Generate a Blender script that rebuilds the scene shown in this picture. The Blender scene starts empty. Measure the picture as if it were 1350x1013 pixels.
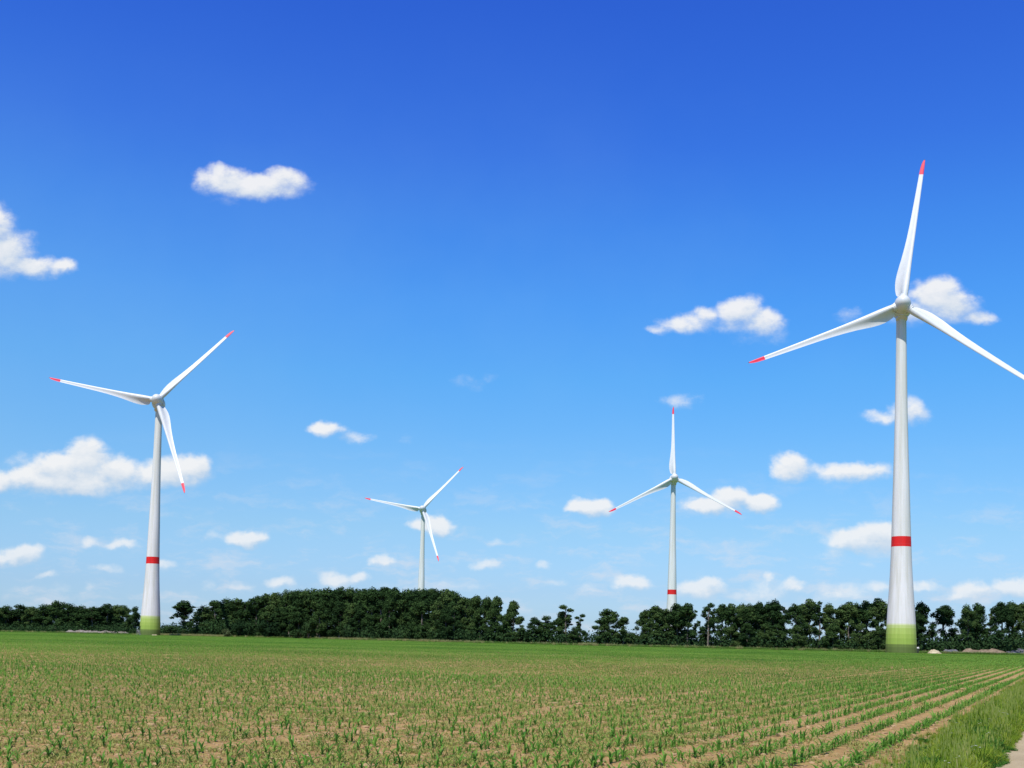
import bpy, bmesh, math, random
import numpy as np
from mathutils import Vector, Matrix
rng = np.random.default_rng(7)
random.seed(7)
S = bpy.context.scene
COL = S.collection
PI = math.pi
R = math.radians

# ------------------------------------------------------------------ camera
H_CAM = 1.7
FPX = 1500.0                                  # focal length in photo pixels (1350 wide)
PITCH, ROLL = R(3.5), 0.0215
SHIFT = 245.5
f0 = Vector((0, math.cos(PITCH), math.sin(PITCH)))
u0 = Vector((0, -math.sin(PITCH), math.cos(PITCH)))
r0 = Vector((1, 0, 0))
UP = (u0 * math.cos(ROLL) - r0 * math.sin(ROLL)).normalized()
RT = (r0 * math.cos(ROLL) + u0 * math.sin(ROLL)).normalized()
FW = f0
EYE = Vector((0, 0, H_CAM))

def ray(px, py):
    return FW + RT * ((px - 675) / FPX) + UP * ((506.5 + SHIFT - py) / FPX)

def project(p):
    d = Vector(p) - EYE
    z = d.dot(FW)
    return (675 + FPX * d.dot(RT) / z, 506.5 + SHIFT - FPX * d.dot(UP) / z, z)

def at_depth(px, Y):
    """ground point seen in column px of the treeline's base at world distance Y"""
    py = 843 + ROLL * (px - 675) + H_CAM * FPX / Y
    d = ray(px, py)
    t = Y / d.y
    return Vector((d.x * t, Y, 0.0))

def height_at(px, py, Y):
    d = ray(px, py)
    return H_CAM + d.z * Y / d.y

cam_d = bpy.data.cameras.new('camera')
cam = bpy.data.objects.new('camera', cam_d)
COL.objects.link(cam)
cam.matrix_world = Matrix(((RT.x, UP.x, -FW.x, EYE.x), (RT.y, UP.y, -FW.y, EYE.y), (RT.z, UP.z, -FW.z, EYE.z), (0, 0, 0, 1)))
cam_d.sensor_width = 36
cam_d.sensor_fit = 'HORIZONTAL'
cam_d.lens = 36 * FPX / 1350
cam_d.shift_y = SHIFT / 1350
cam_d.clip_start = 0.1
cam_d.clip_end = 30000
S.camera = cam

# ------------------------------------------------------------------ helpers
def tag(o, label=None, cat=None, group=None, kind=None):
    for k, v in (('label', label), ('category', cat), ('group', group), ('kind', kind)):
        if v:
            o[k] = v
    return o

def empty(name, loc=(0, 0, 0), rz=0.0):
    o = bpy.data.objects.new(name, None)
    o.location = loc
    o.rotation_euler = (0, 0, rz)
    o.empty_display_size = 0.5
    COL.objects.link(o)
    return o

def mesh_np(name, verts, faces_idx, nper, mats=None, smooth=False, mat_idx=None):
    """verts (n,3), faces flat index list; nper verts per face (int)"""
    me = bpy.data.meshes.new(name)
    verts = np.asarray(verts, dtype=np.float32)
    fi = np.asarray(faces_idx, dtype=np.int32).ravel()
    nf = len(fi) // nper
    me.vertices.add(len(verts))
    me.vertices.foreach_set('co', verts.ravel())
    me.loops.add(len(fi))
    me.loops.foreach_set('vertex_index', fi)
    me.polygons.add(nf)
    me.polygons.foreach_set('loop_start', np.arange(0, nf * nper, nper, dtype=np.int32))
    me.polygons.foreach_set('loop_total', np.full(nf, nper, dtype=np.int32))
    if smooth:
        me.polygons.foreach_set('use_smooth', np.ones(nf, dtype=bool))
    for m in (mats or []):
        me.materials.append(m)
    if mat_idx is not None:
        me.polygons.foreach_set('material_index', np.asarray(mat_idx, dtype=np.int32))
    me.update()
    me.validate()
    return me

def obj(name, me, parent=None, link=True, loc=(0, 0, 0)):
    o = bpy.data.objects.new(name, me)
    o.location = loc
    if link:
        COL.objects.link(o)
    if parent:
        o.parent = parent
    return o

class MB:
    """collects quads/polys"""
    def __init__(s):
        s.v, s.f, s.m = [], [], []
    def add(s, vs, fs, m=0):
        b = len(s.v)
        s.v += [tuple(v) for v in vs]
        for f in fs:
            s.f.append(tuple(b + i for i in f))
            s.m.append(m)
    def rings(s, rings, m=0, cap0=True, cap1=True, ms=None):
        n = len(rings[0])
        b = len(s.v)
        for r in rings:
            s.v += [tuple(v) for v in r]
        for i in range(len(rings) - 1):
            for j in range(n):
                a, c = b + i * n + j, b + i * n + (j + 1) % n
                s.f.append((a, c, c + n, a + n))
                s.m.append(ms[i] if ms else m)
        if cap0:
            s.f.append(tuple(b + j for j in reversed(range(n))))
            s.m.append(ms[0] if ms else m)
        if cap1:
            s.f.append(tuple(b + (len(rings) - 1) * n + j for j in range(n)))
            s.m.append(ms[-1] if ms else m)
    def box(s, c, h, m=0, M=None):
        vs = [Vector((c[0] + sx * h[0], c[1] + sy * h[1], c[2] + sz * h[2])) for sx in (-1, 1) for sy in (-1, 1) for sz in (-1, 1)]
        if M:
            vs = [M @ v for v in vs]
        s.add(vs, [(0, 1, 3, 2), (4, 6, 7, 5), (0, 4, 5, 1), (2, 3, 7, 6), (0, 2, 6, 4), (1, 5, 7, 3)], m)
    def tube(s, pts, rad, n=8, m=0):
        rings = []
        for i, p in enumerate(pts):
            p = Vector(p)
            a = Vector(pts[max(0, i - 1)]); b = Vector(pts[min(len(pts) - 1, i + 1)])
            t = (b - a).normalized()
            e1 = t.cross(Vector((0.31, 0.95, 0.02))).normalized(); e2 = t.cross(e1)
            rr = rad[i] if isinstance(rad, (list, tuple)) else rad
            rings.append([p + (e1 * math.cos(2 * PI * k / n) + e2 * math.sin(2 * PI * k / n)) * rr for k in range(n)])
        s.rings(rings, m)
    def mesh(s, name, mats, smooth=True, angle=None):
        me = bpy.data.meshes.new(name)
        me.from_pydata(s.v, [], s.f)
        for mt in mats:
            me.materials.append(mt)
        me.polygons.foreach_set('material_index', s.m)
        me.polygons.foreach_set('use_smooth', [smooth] * len(s.f))
        bm = bmesh.new(); bm.from_mesh(me)
        bmesh.ops.recalc_face_normals(bm, faces=bm.faces)
        if angle:
            for e in bm.edges:
                if len(e.link_faces) == 2 and e.calc_face_angle(0) > angle:
                    e.smooth = False
        bm.to_mesh(me); bm.free()
        me.update()
        return me

# ------------------------------------------------------------------ materials
def new_mat(name):
    m = bpy.data.materials.new(name)
    m.use_nodes = True
    nt = m.node_tree
    for n in list(nt.nodes):
        nt.nodes.remove(n)
    out = nt.nodes.new('ShaderNodeOutputMaterial')
    return m, nt, out

def N(nt, t, **kw):
    n = nt.nodes.new(t)
    for k, v in kw.items():
        if k.startswith('i_'):
            n.inputs[k[2:]].default_value = v
        else:
            setattr(n, k, v)
    return n

def ramp(nt, fac, stops, interp='LINEAR'):
    n = nt.nodes.new('ShaderNodeValToRGB')
    n.color_ramp.interpolation = interp
    e = n.color_ramp.elements
    while len(e) > 1:
        e.remove(e[-1])
    e[0].position = stops[0][0]; e[0].color = (*stops[0][1], 1)
    for p, c in stops[1:]:
        x = e.new(p); x.color = (*c, 1)
    nt.links.new(fac, n.inputs[0])
    return n.outputs[0]

def noise(nt, vec, scale, detail=4, rough=.55, dim='3D'):
    n = N(nt, 'ShaderNodeTexNoise', noise_dimensions=dim)
    n.inputs['Scale'].default_value = scale
    n.inputs['Detail'].default_value = detail
    n.inputs['Roughness'].default_value = rough
    if vec is not None:
        nt.links.new(vec, n.inputs['Vector'])
    return n

def math_(nt, op, a, b=None, c=None, clamp=False):
    n = nt.nodes.new('ShaderNodeMath'); n.operation = op; n.use_clamp = clamp
    for i, x in enumerate((a, b, c)):
        if x is None: continue
        if isinstance(x, (int, float)): n.inputs[i].default_value = x
        else: nt.links.new(x, n.inputs[i])
    return n.outputs[0]

def mixc(nt, fac, a, b, mode='MIX'):
    n = nt.nodes.new('ShaderNodeMix'); n.data_type = 'RGBA'; n.blend_type = mode
    ins = (n.inputs['Factor'], n.inputs[6], n.inputs[7])
    for i, x in zip(ins, (fac, a, b)):
        if isinstance(x, (int, float)): i.default_value = x
        elif isinstance(x, tuple): i.default_value = (*x, 1)
        else: nt.links.new(x, i)
    return n.outputs[2]

def principled(nt, out, col, rough=.8, spec=.3, bump=None, bstr=.3, bdist=.05, transl=0, tcol=None):
    p = N(nt, 'ShaderNodeBsdfPrincipled')
    p.inputs['Roughness'].default_value = rough
    p.inputs['Specular IOR Level'].default_value = spec
    if isinstance(col, tuple): p.inputs['Base Color'].default_value = (*col, 1)
    else: nt.links.new(col, p.inputs['Base Color'])
    if bump is not None:
        b = N(nt, 'ShaderNodeBump'); b.inputs['Strength'].default_value = bstr; b.inputs['Distance'].default_value = bdist
        nt.links.new(bump, b.inputs['Height']); nt.links.new(b.outputs[0], p.inputs['Normal'])
    sh = p.outputs[0]
    if transl:
        t = N(nt, 'ShaderNodeBsdfTranslucent')
        if tcol is None: tcol = col
        if isinstance(tcol, tuple): t.inputs[0].default_value = (*tcol, 1)
        else: nt.links.new(tcol, t.inputs[0])
        mx = N(nt, 'ShaderNodeMixShader'); mx.inputs[0].default_value = transl
        nt.links.new(sh, mx.inputs[1]); nt.links.new(t.outputs[0], mx.inputs[2]); sh = mx.outputs[0]
    nt.links.new(sh, out.inputs[0])
    return p

def simple_mat(name, c1, c2, scale=3.0, rough=.7, spec=.3, bstr=0, transl=0, rnd=0.0, detail=4):
    m, nt, out = new_mat(name)
    tc = N(nt, 'ShaderNodeTexCoord')
    n = noise(nt, tc.outputs['Object'], scale, detail)
    fac = n.outputs[0]
    if rnd:
        oi = N(nt, 'ShaderNodeObjectInfo')
        fac = math_(nt, 'ADD', fac, math_(nt, 'MULTIPLY', math_(nt, 'SUBTRACT', oi.outputs['Random'], .5), rnd))
    col = ramp(nt, fac, [(.3, c1), (.7, c2)])
    principled(nt, out, col, rough, spec, n.outputs[0] if bstr else None, bstr, transl=transl)
    return m

ROWV = ray(1412, 860); ROWV = Vector((ROWV.x, ROWV.y, 0)).normalized()      # rows, verge and path all run this way
LEFT = Vector((-ROWV.y, ROWV.x, 0))                                         # across the rows, away from the path

def rowpos(lat, s, z=0.0):
    p = LEFT * lat + ROWV * s
    return Vector((p.x, p.y, z))

# painted turbine shell (object-space height decides the painted rings on the tower)
def tower_mat():
    m, nt, out = new_mat('tower_paint')
    tc = N(nt, 'ShaderNodeTexCoord')
    sx = N(nt, 'ShaderNodeSeparateXYZ'); nt.links.new(tc.outputs['Object'], sx.inputs[0])
    z = sx.outputs[2]
    h = math_(nt, 'DIVIDE', z, 130.0)
    W = (.625, .635, .615)
    q = lambda x: x / 130.0
    col = ramp(nt, h, [(0, (.095, .145, .032)), (q(1.6), (.12, .18, .038)), (q(3.0), (.25, .38, .062)), (q(4.8), (.29, .42, .078)), (q(6.6), (.34, .47, .105)), (q(8.4), (.42, .53, .18)), (q(9.6), (.55, .62, .36)),
                       (q(10.1), W), (q(37.0), (.62, .012, .010)), (q(40.4), W)], 'CONSTANT')
    # precast ring joints and rain streaks
    ring = math_(nt, 'FRACT', math_(nt, 'DIVIDE', z, 3.8))
    ringm = math_(nt, 'LESS_THAN', ring, .02)
    mp = N(nt, 'ShaderNodeMapping'); mp.inputs['Scale'].default_value = (.9, .9, .03); nt.links.new(tc.outputs['Object'], mp.inputs[0])
    st = noise(nt, mp.outputs[0], 1.0, 5, .6)
    dirt = ramp(nt, st.outputs[0], [(.35, (.82, .81, .74)), (.62, (1, 1, 1))])
    col = mixc(nt, 1.0, col, dirt, 'MULTIPLY')
    col = mixc(nt, math_(nt, 'MULTIPLY', ringm, .10), col, (.3, .31, .3))
    principled(nt, out, col, .55, .3)
    return m

def shell_mat(name='white_shell', c=(.59, .60, .595)):
    m, nt, out = new_mat(name)
    tc = N(nt, 'ShaderNodeTexCoord')
    n = noise(nt, tc.outputs['Object'], .6, 5, .6)
    col = ramp(nt, n.outputs[0], [(.3, tuple(x * .92 for x in c)), (.65, c)])
    principled(nt, out, col, .4, .4)
    return m

M_tower = tower_mat()
M_white = shell_mat()
M_red = simple_mat('red_tip_paint', (.62, .02, .05), (.72, .03, .07), 1.0, .45)
M_black = simple_mat('black_receptor', (.02, .02, .02), (.04, .04, .04), 2.0, .4)
M_dark = simple_mat('dark_door_paint', (.02, .03, .02), (.035, .045, .03), 2.0, .5)
M_steel = simple_mat('galvanised_steel', (.35, .36, .37), (.5, .5, .5), 3.0, .45)

# ------------------------------------------------------------------ wind turbines
HUB_Z = 122.0
TILT = R(12.5)
OVER = 4.9
TW = [(0, 5.25), (3, 5.15), (10, 4.85), (14.4, 4.6), (20, 4.22), (27, 3.8), (33, 3.52), (40, 3.3), (58.5, 2.8), (72, 2.42), (85, 2.13), (100, 1.9), (112, 1.76), (119.4, 1.72)]

def tower_mesh():
    b = MB(); n = 64
    def rad(z):
        for (z0, a), (z1, c) in zip(TW, TW[1:]):
            if z <= z1: return a + (c - a) * (z - z0) / (z1 - z0)
        return TW[-1][1]
    zs = sorted(set([i * 3.0 for i in range(40)] + [119.4, -0.6]))
    b.rings([[Vector((rad(max(z, 0)) * math.cos(2 * PI * k / n), rad(max(z, 0)) * math.sin(2 * PI * k / n), z)) for k in range(n)] for z in zs])
    b.rings([[Vector((r * math.cos(2 * PI * k / n), r * math.sin(2 * PI * k / n), z)) for k in range(n)] for z, r in ((119.1, 1.86), (119.6, 1.86))])
    return b.mesh('tower', [M_tower], True, R(50))

def lathe(profile, n=48, M=Matrix()):
    """profile of (y, radius) turned about the Y axis"""
    return [[M @ Vector((r * math.cos(2 * PI * k / n), y, r * math.sin(2 * PI * k / n))) for k in range(n)] for y, r in profile]

def hub_mesh():
    b = MB()
    prof = [(-4.2 + 4.1 * (1 - math.cos(t)), max(.02, 2.8 * math.sin(t) ** .95)) for t in [PI / 2 * i / 14 for i in range(15)]]
    prof += [(.3, 2.82), (.32, 2.68), (.42, 2.68), (.44, 2.86), (1.6, 2.9), (1.62, 2.7)]
    b.rings(lathe(prof))
    for k in range(3):                                   # blade sockets
        M = Matrix.Rotation(2 * PI * k / 3, 4, 'Y')
        b.rings([[M @ Vector((r * math.cos(2 * PI * j / 28), r * math.sin(2 * PI * j / 28), z)) for j in range(28)] for z, r in ((1.5, 1.55), (3.0, 1.52), (3.05, 1.42), (3.2, 1.42))])
    return b.mesh('hub', [M_white], True, R(35))

def nacelle_mesh():
    b = MB()
    prof = [(1.66, 2.7), (1.7, 3.14), (2.6, 3.3), (3.8, 3.34), (5.0, 3.2), (6.4, 2.85), (7.8, 2.3), (9.0, 1.6), (9.7, .9), (9.95, .05)]
    b.rings(lathe(prof, 48))
    # yaw skirt reaching down to the tower, in rotor-frame coordinates
    c = Matrix.Rotation(-TILT, 4, 'X')
    b.rings([[c @ Vector((r * math.cos(2 * PI * k / 32), r * math.sin(2 * PI * k / 32) + OVER, z)) for k in range(32)] for z, r in ((-2.7, 1.95), (-1.0, 2.2))])
    b.box((0, 7.0, 3.1), (.5, .7, .35)); b.tube([(0.3, 7.2, 3.2), (0.3, 7.2, 4.9)], .06, 6)      # cooler box and weather mast
    return b.mesh('nacelle', [M_white], True, R(35))

def blade_mesh():
    st = [  # r, chord, leading-edge offset, thickness ratio, twist
        (3.62, 3.9, 1.3, .62, 36), (4.3, 4.5, 1.32, .56, 34), (6, 5.0, 1.34, .50, 31), (8, 5.2, 1.3, .44, 27), (10, 5.1, 1.22, .40, 23), (12.5, 4.75, 1.12, .36, 20), (15, 4.25, 1.02, .33, 16),
        (18, 3.7, .94, .30, 13), (22, 3.15, .86, .27, 10.5), (26, 2.75, .80, .25, 8), (31, 2.4, .74, .23, 5), (36, 2.15, .68, .21, 4), (41, 1.92, .62, .20, 3), (46, 1.7, .56, .19, 2), (51.4, 1.5, .50, .18, 1.2),
        (51.45, 1.5, .50, .18, 1.2), (54, 1.32, .46, .17, .8), (55.6, 1.05, .42, .16, .6), (56.6, .72, .38, .15, .5), (57.1, .42, .33, .15, .4), (57.12, .42, .33, .15, .4), (57.5, .12, .22, .15, .3)]
    X = [0, .015, .06, .14, .25, .37, .5, .63, .77, .9, 1]
    U = [0, .16, .33, .47, .55, .55, .49, .38, .24, .11, .02]
    L = [0, -.14, -.30, -.42, -.45, -.36, -.18, -.05, .015, .01, -.02]
    b = MB()
    b.rings([[Vector((1.36 * math.cos(2 * PI * k / 24), 1.36 * math.sin(2 * PI * k / 24), z)) for k in range(24)] for z in (2.6, 3.66)])
    rings, ms = [], []
    for r, c, le, t, tw in st:
        a = R(tw); ch = Vector((-math.cos(a), math.sin(a), 0)); su = Vector((math.sin(a), math.cos(a), 0))
        pb = -1.6 * (r / 57) ** 2
        P = [(x, y) for x, y in zip(X, U)] + [(x, y) for x, y in list(zip(X, L))[-1:0:-1]]
        o = Vector((le * math.cos(a), -le * math.sin(a), 0))
        rings.append([o + ch * (c * x) + su * (c * t * y) + Vector((0, pb, r)) for x, y in P])
    for i in range(len(st) - 1):
        ms.append(0 if st[i + 1][0] <= 51.42 else (1 if st[i + 1][0] <= 57.11 else 2))
    b.rings(rings, ms=ms)
    b.box((0.05, -.9, 12.5), (0.01, .01, .01))
    return b.mesh('blade', [M_white, M_red, M_black], True, R(40))

def door_mesh():
    b = MB()
    b.box((0, -5.17, 3.6), (.55, .08, 1.15))
    return b.mesh('door', [M_dark], False)
def stair_mesh():
    b = MB()
    b.box((0, -5.9, 2.38), (.8, .68, .05))
    for i in range(8):
        b.box((1.0 + i * .3, -5.9, 2.1 - i * .27), (.16, .5, .03))
    for x0 in (-.75, .75):
        b.tube([(x0, -6.5, 0), (x0, -6.5, 3.4)], .04, 6)
    b.tube([(-.75, -6.5, 3.4), (.8, -6.5, 3.4), (3.2, -6.5, 1.2)], .03, 6)
    return b.mesh('stair', [M_steel], False)

ME = dict(tower=tower_mesh(), hub=hub_mesh(), nacelle=nacelle_mesh(), blade=blade_mesh(), door=door_mesh(), stair=stair_mesh())

def turbine(px, Y, theta, tilt, yaw, bs, label, door_az, with_door=True):
    p = at_depth(px, Y)
    root = empty('wind_turbine', p, R(yaw))
    TILT_ = R(tilt)
    tag(root, label, 'wind turbine', 'white wind turbines standing in the fields')
    tw = obj('tower', ME['tower'], root)
    if with_door:
        d = obj('door', ME['door'], tw); d.rotation_euler = (0, 0, door_az)
        s_ = obj('stair', ME['stair'], tw); s_.rotation_euler = (0, 0, door_az)
    base = Matrix.Translation((0, -OVER, HUB_Z)) @ Matrix.Rotation(-TILT_, 4, 'X')
    # rotation about X by -TILT tips the nose (-Y) upwards
    na = obj('nacelle', ME['nacelle'], root); na.matrix_local = base
    hu = obj('hub', ME['hub'], root); hu.matrix_local = base @ Matrix.Rotation(R(theta), 4, 'Y')
    for k in range(3):
        bl = obj('blade', ME['blade'], root)
        bl.matrix_local = base @ Matrix.Rotation(R(theta + 120 * k), 4, 'Y') @ Matrix.Scale(bs, 4)
    return root

turbine(1188, 397, 8.3, 11, -14, .985, 'largest wind turbine, standing at the field edge with its whole green foot in view', R(-80), False)
turbine(197.5, 590, 40.0, 17, 5, .98, 'wind turbine beside the grey-pink soil heap, one blade hanging to the right of its tower', R(-62))
turbine(885, 828, 0.0, 12, 0, .965, 'wind turbine with one blade straight up and its foot hidden behind trees', R(-30), False)
turbine(553.5, 1062, 40.0, 17, -5, .98, 'smallest wind turbine, rising behind the dense wood with no red ring showing', R(-30), False)

# ------------------------------------------------------------------ ground sheets
def soil_mat(name, green=0.0):
    m, nt, out = new_mat(name)
    g = N(nt, 'ShaderNodeNewGeometry')
    P = g.outputs['Position']
    def dot(v):
        n = N(nt, 'ShaderNodeVectorMath', operation='DOT_PRODUCT'); nt.links.new(P, n.inputs[0]); n.inputs[1].default_value = v; return n.outputs['Value']
    lat = dot(tuple(LEFT)); along = dot(tuple(ROWV))
    cmb = N(nt, 'ShaderNodeCombineXYZ'); nt.links.new(lat, cmb.inputs[0]); nt.links.new(math_(nt, 'MULTIPLY', along, .12), cmb.inputs[1])
    big = noise(nt, P, .05, 4, .6)
    fine = noise(nt, P, 9.0, 8, .68)
    mid = noise(nt, P, 1.3, 5, .6)
    strk = noise(nt, cmb.outputs[0], 3.2, 5, .6)
    v = math_(nt, 'ADD', math_(nt, 'MULTIPLY', fine.outputs[0], .5), math_(nt, 'MULTIPLY', mid.outputs[0], .3))
    v = math_(nt, 'ADD', v, math_(nt, 'MULTIPLY', strk.outputs[0], .2))
    col = ramp(nt, v, [(.34, (.15, .092, .036)), (.46, (.32, .20, .085)), (.6, (.46, .295, .132)), (.72, (.56, .39, .20))])
    tint = ramp(nt, big.outputs[0], [(.35, (.9, .86, .8)), (.65, (1.05, 1.02, 1.0))])
    col = mixc(nt, 1.0, col, tint, 'MULTIPLY')
    # sprouting weeds as a thin film
    wn = noise(nt, P, 5.0, 6, .75)
    wm = ramp(nt, wn.outputs[0], [(.52, (0, 0, 0)), (.64, (.5, .5, .5))])
    sep = N(nt, 'ShaderNodeSeparateColor'); nt.links.new(wm, sep.inputs[0])
    col = mixc(nt, sep.outputs[0], col, (.22, .25, .06))
    vor = N(nt, 'ShaderNodeTexVoronoi'); vor.inputs['Scale'].default_value = 11; nt.links.new(P, vor.inputs['Vector'])
    ht = math_(nt, 'ADD', math_(nt, 'MULTIPLY', fine.outputs[0], 1.0), math_(nt, 'MULTIPLY', vor.outputs[0], .5))
    ht = math_(nt, 'ADD', ht, mid.outputs[0])
    principled(nt, out, col, .95, .1, ht, .9, .06)
    return m

def sheet(name, pts, z, mat, kind='structure'):
    me = bpy.data.meshes.new(name)
    me.from_pydata([(p[0], p[1], z) for p in pts], [], [tuple(range(len(pts)))])
    me.materials.append(mat)
    o = obj(name, me); tag(o, kind=kind)
    return o

def ground_mat():
    m, nt, out = new_mat('rough_meadow')
    g = N(nt, 'ShaderNodeNewGeometry'); P = g.outputs['Position']
    a = noise(nt, P, .02, 5, .6); b = noise(nt, P, .6, 6, .7)
    v = math_(nt, 'ADD', math_(nt, 'MULTIPLY', a.outputs[0], .6), math_(nt, 'MULTIPLY', b.outputs[0], .4))
    col = ramp(nt, v, [(.35, (.07, .13, .03)), (.5, (.12, .2, .045)), (.65, (.22, .28, .08))])
    principled(nt, out, col, .95, .1, b.outputs[0], .8, .3)
    return m
M_meadow = ground_mat()
M_soil = soil_mat('maize_soil')
sheet('ground', [(-9000, -3000), (9000, -3000), (9000, 14000), (-9000, 14000)], -.08, M_meadow)
EDGE = [(-260, 655), (0, 645), (197, 612), (300, 600), (400, 575), (540, 500), (700, 452), (900, 432), (1100, 420), (1200, 418), (1350, 410), (1600, 402)]
fe = [at_depth(x, Y) for x, Y in EDGE]
def field_far(lat):
    return 700
edge_pts = [(p.x, p.y) for p in fe]
p_r = rowpos(1.95, -40); 
# field polygon: along the verge, then back along the far edge
pts = [(p_r.x, p_r.y)] + [tuple(rowpos(1.95, s)[:2]) for s in (0, 200, 440)] + [q for q in reversed(edge_pts) if True] + [tuple((LEFT * 420 + ROWV * -120)[:2])]
sheet('field', pts, 0.0, M_soil)
# signed distance test to far edge
def inside_edge(x, y):
    for (x0, y0), (x1, y1) in zip(edge_pts, edge_pts[1:]):
        a0, a1 = x0 / y0, x1 / y1
        a = x / np.maximum(y, .1)
        pass
EA = np.array([x / y for x, y in edge_pts]); EY = np.array([y for x, y in edge_pts])

M_path = None
def path_mat():
    m, nt, out = new_mat('pale_concrete')
    g = N(nt, 'ShaderNodeNewGeometry'); P = g.outputs['Position']
    a = noise(nt, P, .8, 6, .65); b = noise(nt, P, 40, 4, .6)
    v = math_(nt, 'ADD', math_(nt, 'MULTIPLY', a.outputs[0], .65), math_(nt, 'MULTIPLY', b.outputs[0], .35))
    col = ramp(nt, v, [(.35, (.28, .215, .125)), (.6, (.38, .30, .18))])
    principled(nt, out, col, .9, .2, b.outputs[0], .5, .02)
    return m
M_path = path_mat()
bp = MB()
edge_l = [rowpos(1.0 + .05 * math.sin(s * 1.7) + .04 * math.sin(s * .41 + 2) + random.uniform(-.006, .006), s) for s in [x * 1.0 for x in range(-30, 460)]]
edge_r = [rowpos(-2.2, s) for s in range(-30, 460)]
n = len(edge_l)
bp.add([(p.x, p.y, .03) for p in edge_l] + [(p.x, p.y, .03) for p in edge_r], [(i, i + 1, n + i + 1, n + i) for i in range(n - 1)])
bp.add([(p.x, p.y, .03) for p in edge_l] + [(p.x, p.y, -.05) for p in edge_l], [(i, i + 1, n + i + 1, n + i) for i in range(n - 1)])
o = obj('path', bp.mesh('path', [M_path], False)); tag(o, kind='structure')
M_verge_soil = simple_mat('verge_soil', (.07, .09, .03), (.14, .16, .06), 4.0, .95, .1)
o = sheet('verge', [tuple(rowpos(1.0, -30)[:2]), tuple(rowpos(1.0, 450)[:2]), tuple(rowpos(2.0, 450)[:2]), tuple(rowpos(2.0, -30)[:2])], .012, M_verge_soil)

# ------------------------------------------------------------------ maize
def maize_leafmat():
    m, nt, out = new_mat('maize_leaf')
    g = N(nt, 'ShaderNodeNewGeometry'); oi = N(nt, 'ShaderNodeObjectInfo')
    a = noise(nt, g.outputs['Position'], 5.0, 3, .6); b = noise(nt, g.outputs['Position'], .03, 3, .6)
    v = math_(nt, 'ADD', math_(nt, 'MULTIPLY', a.outputs[0], .6), math_(nt, 'MULTIPLY', b.outputs[0], .4))
    col = ramp(nt, v, [(.38, (.05, .165, .02)), (.5, (.135, .31, .038)), (.63, (.28, .43, .08))])
    principled(nt, out, col, .6, .2, transl=.5)
    return m
M_maize = maize_leafmat()
M_weed = simple_mat('weed_leaf', (.22, .25, .05), (.38, .355, .125), 3.0, .7, .1, transl=.35)

def ribbon(base, az, L, w, lift, droop, nseg, r):
    """leaf blade: returns verts of nseg+1 cross pairs, last pair narrow"""
    vs = []
    d = np.array([math.cos(az), math.sin(az)]); sd = np.array([-d[1], d[0]])
    ang = lift; p = np.array([0.0, 0.0]); hz = 0.0
    tw = r.uniform(-.5, .5)
    for i in range(nseg + 1):
        t = i / nseg
        ww = w * (0.55 + .9 * t if t < .4 else 1.25 * (1 - t) ** .7) * .5 + .0008
        cz = math.sin(tw * t) * ww
        q = d * p[0]
        vs.append((base[0] + q[0] + sd[0] * ww, base[1] + q[1] + sd[1] * ww, base[2] + hz + cz))
        vs.append((base[0] + q[0] - sd[0] * ww, base[1] + q[1] - sd[1] * ww, base[2] + hz - cz))
        step = L / nseg
        p = p + np.array([math.cos(ang) * step, 0]); hz += math.sin(ang) * step
        ang -= droop / nseg
    f = [(2 * i, 2 * i + 1, 2 * i + 3, 2 * i + 2) for i in range(nseg)]
    return vs, f

def maize_plant(r, origin=(0, 0, 0), nleaf=6, nseg=4, h=.2, B=None):
    B = B if B is not None else ([], [])
    az0 = r.uniform(0, PI)
    for k in range(nleaf):
        t = k / max(1, nleaf - 1)
        az = az0 + (k % 2) * PI + r.uniform(-.35, .35)
        L = h * r.uniform(.8, 1.3) * (1.05 - .3 * abs(t - .5))
        b = (origin[0], origin[1], origin[2] + h * .35 * t)
        vs, f = ribbon(b, az, L, .033 * h / .2 * r.uniform(.8, 1.2) * (1 if nseg > 2 else 1.3), R(40 + 36 * t + r.uniform(-12, 12)), R(125 - 60 * t + r.uniform(-20, 30)), nseg, r)
        n0 = len(B[0]); B[0].extend(vs); B[1].extend([tuple(n0 + i for i in q) for q in f])
    if nseg > 2:      # stalk
        n0 = len(B[0]); s = .006
        for z in (0, h * .4):
            B[0].extend([(origin[0] + s, origin[1], origin[2] + z), (origin[0], origin[1] + s, origin[2] + z), (origin[0] - s, origin[1] - s, origin[2] + z)])
        B[1].extend([(n0 + i, n0 + (i + 1) % 3, n0 + 3 + (i + 1) % 3, n0 + 3 + i) for i in range(3)])
    return B

r = random.Random(3)
plant_me = []
for k in range(8):
    B = maize_plant(r, h=.165 + .012 * (k % 4))
    plant_me.append(mesh_np('maize_plant', B[0], B[1], 4, [M_maize]))
def segment(L, sp, nleaf, nseg, seed):
    rr = random.Random(seed); B = ([], [])
    for i in range(int(L / sp)):
        if rr.random() < .06: continue
        maize_plant(rr, (rr.uniform(-.035, .035), (i + .5) * sp - L / 2 + rr.uniform(-.03, .03), 0), nleaf, nseg, .175 * rr.uniform(.7, 1.3), B)
    return mesh_np('maize_row', B[0], B[1], 4, [M_maize])
SP = .155
seg_near = [segment(2.0, SP, 6, 3, 20 + k) for k in range(6)]
seg_far = [segment(6.0, SP, 4, 2, 40 + k) for k in range(5)]

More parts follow.
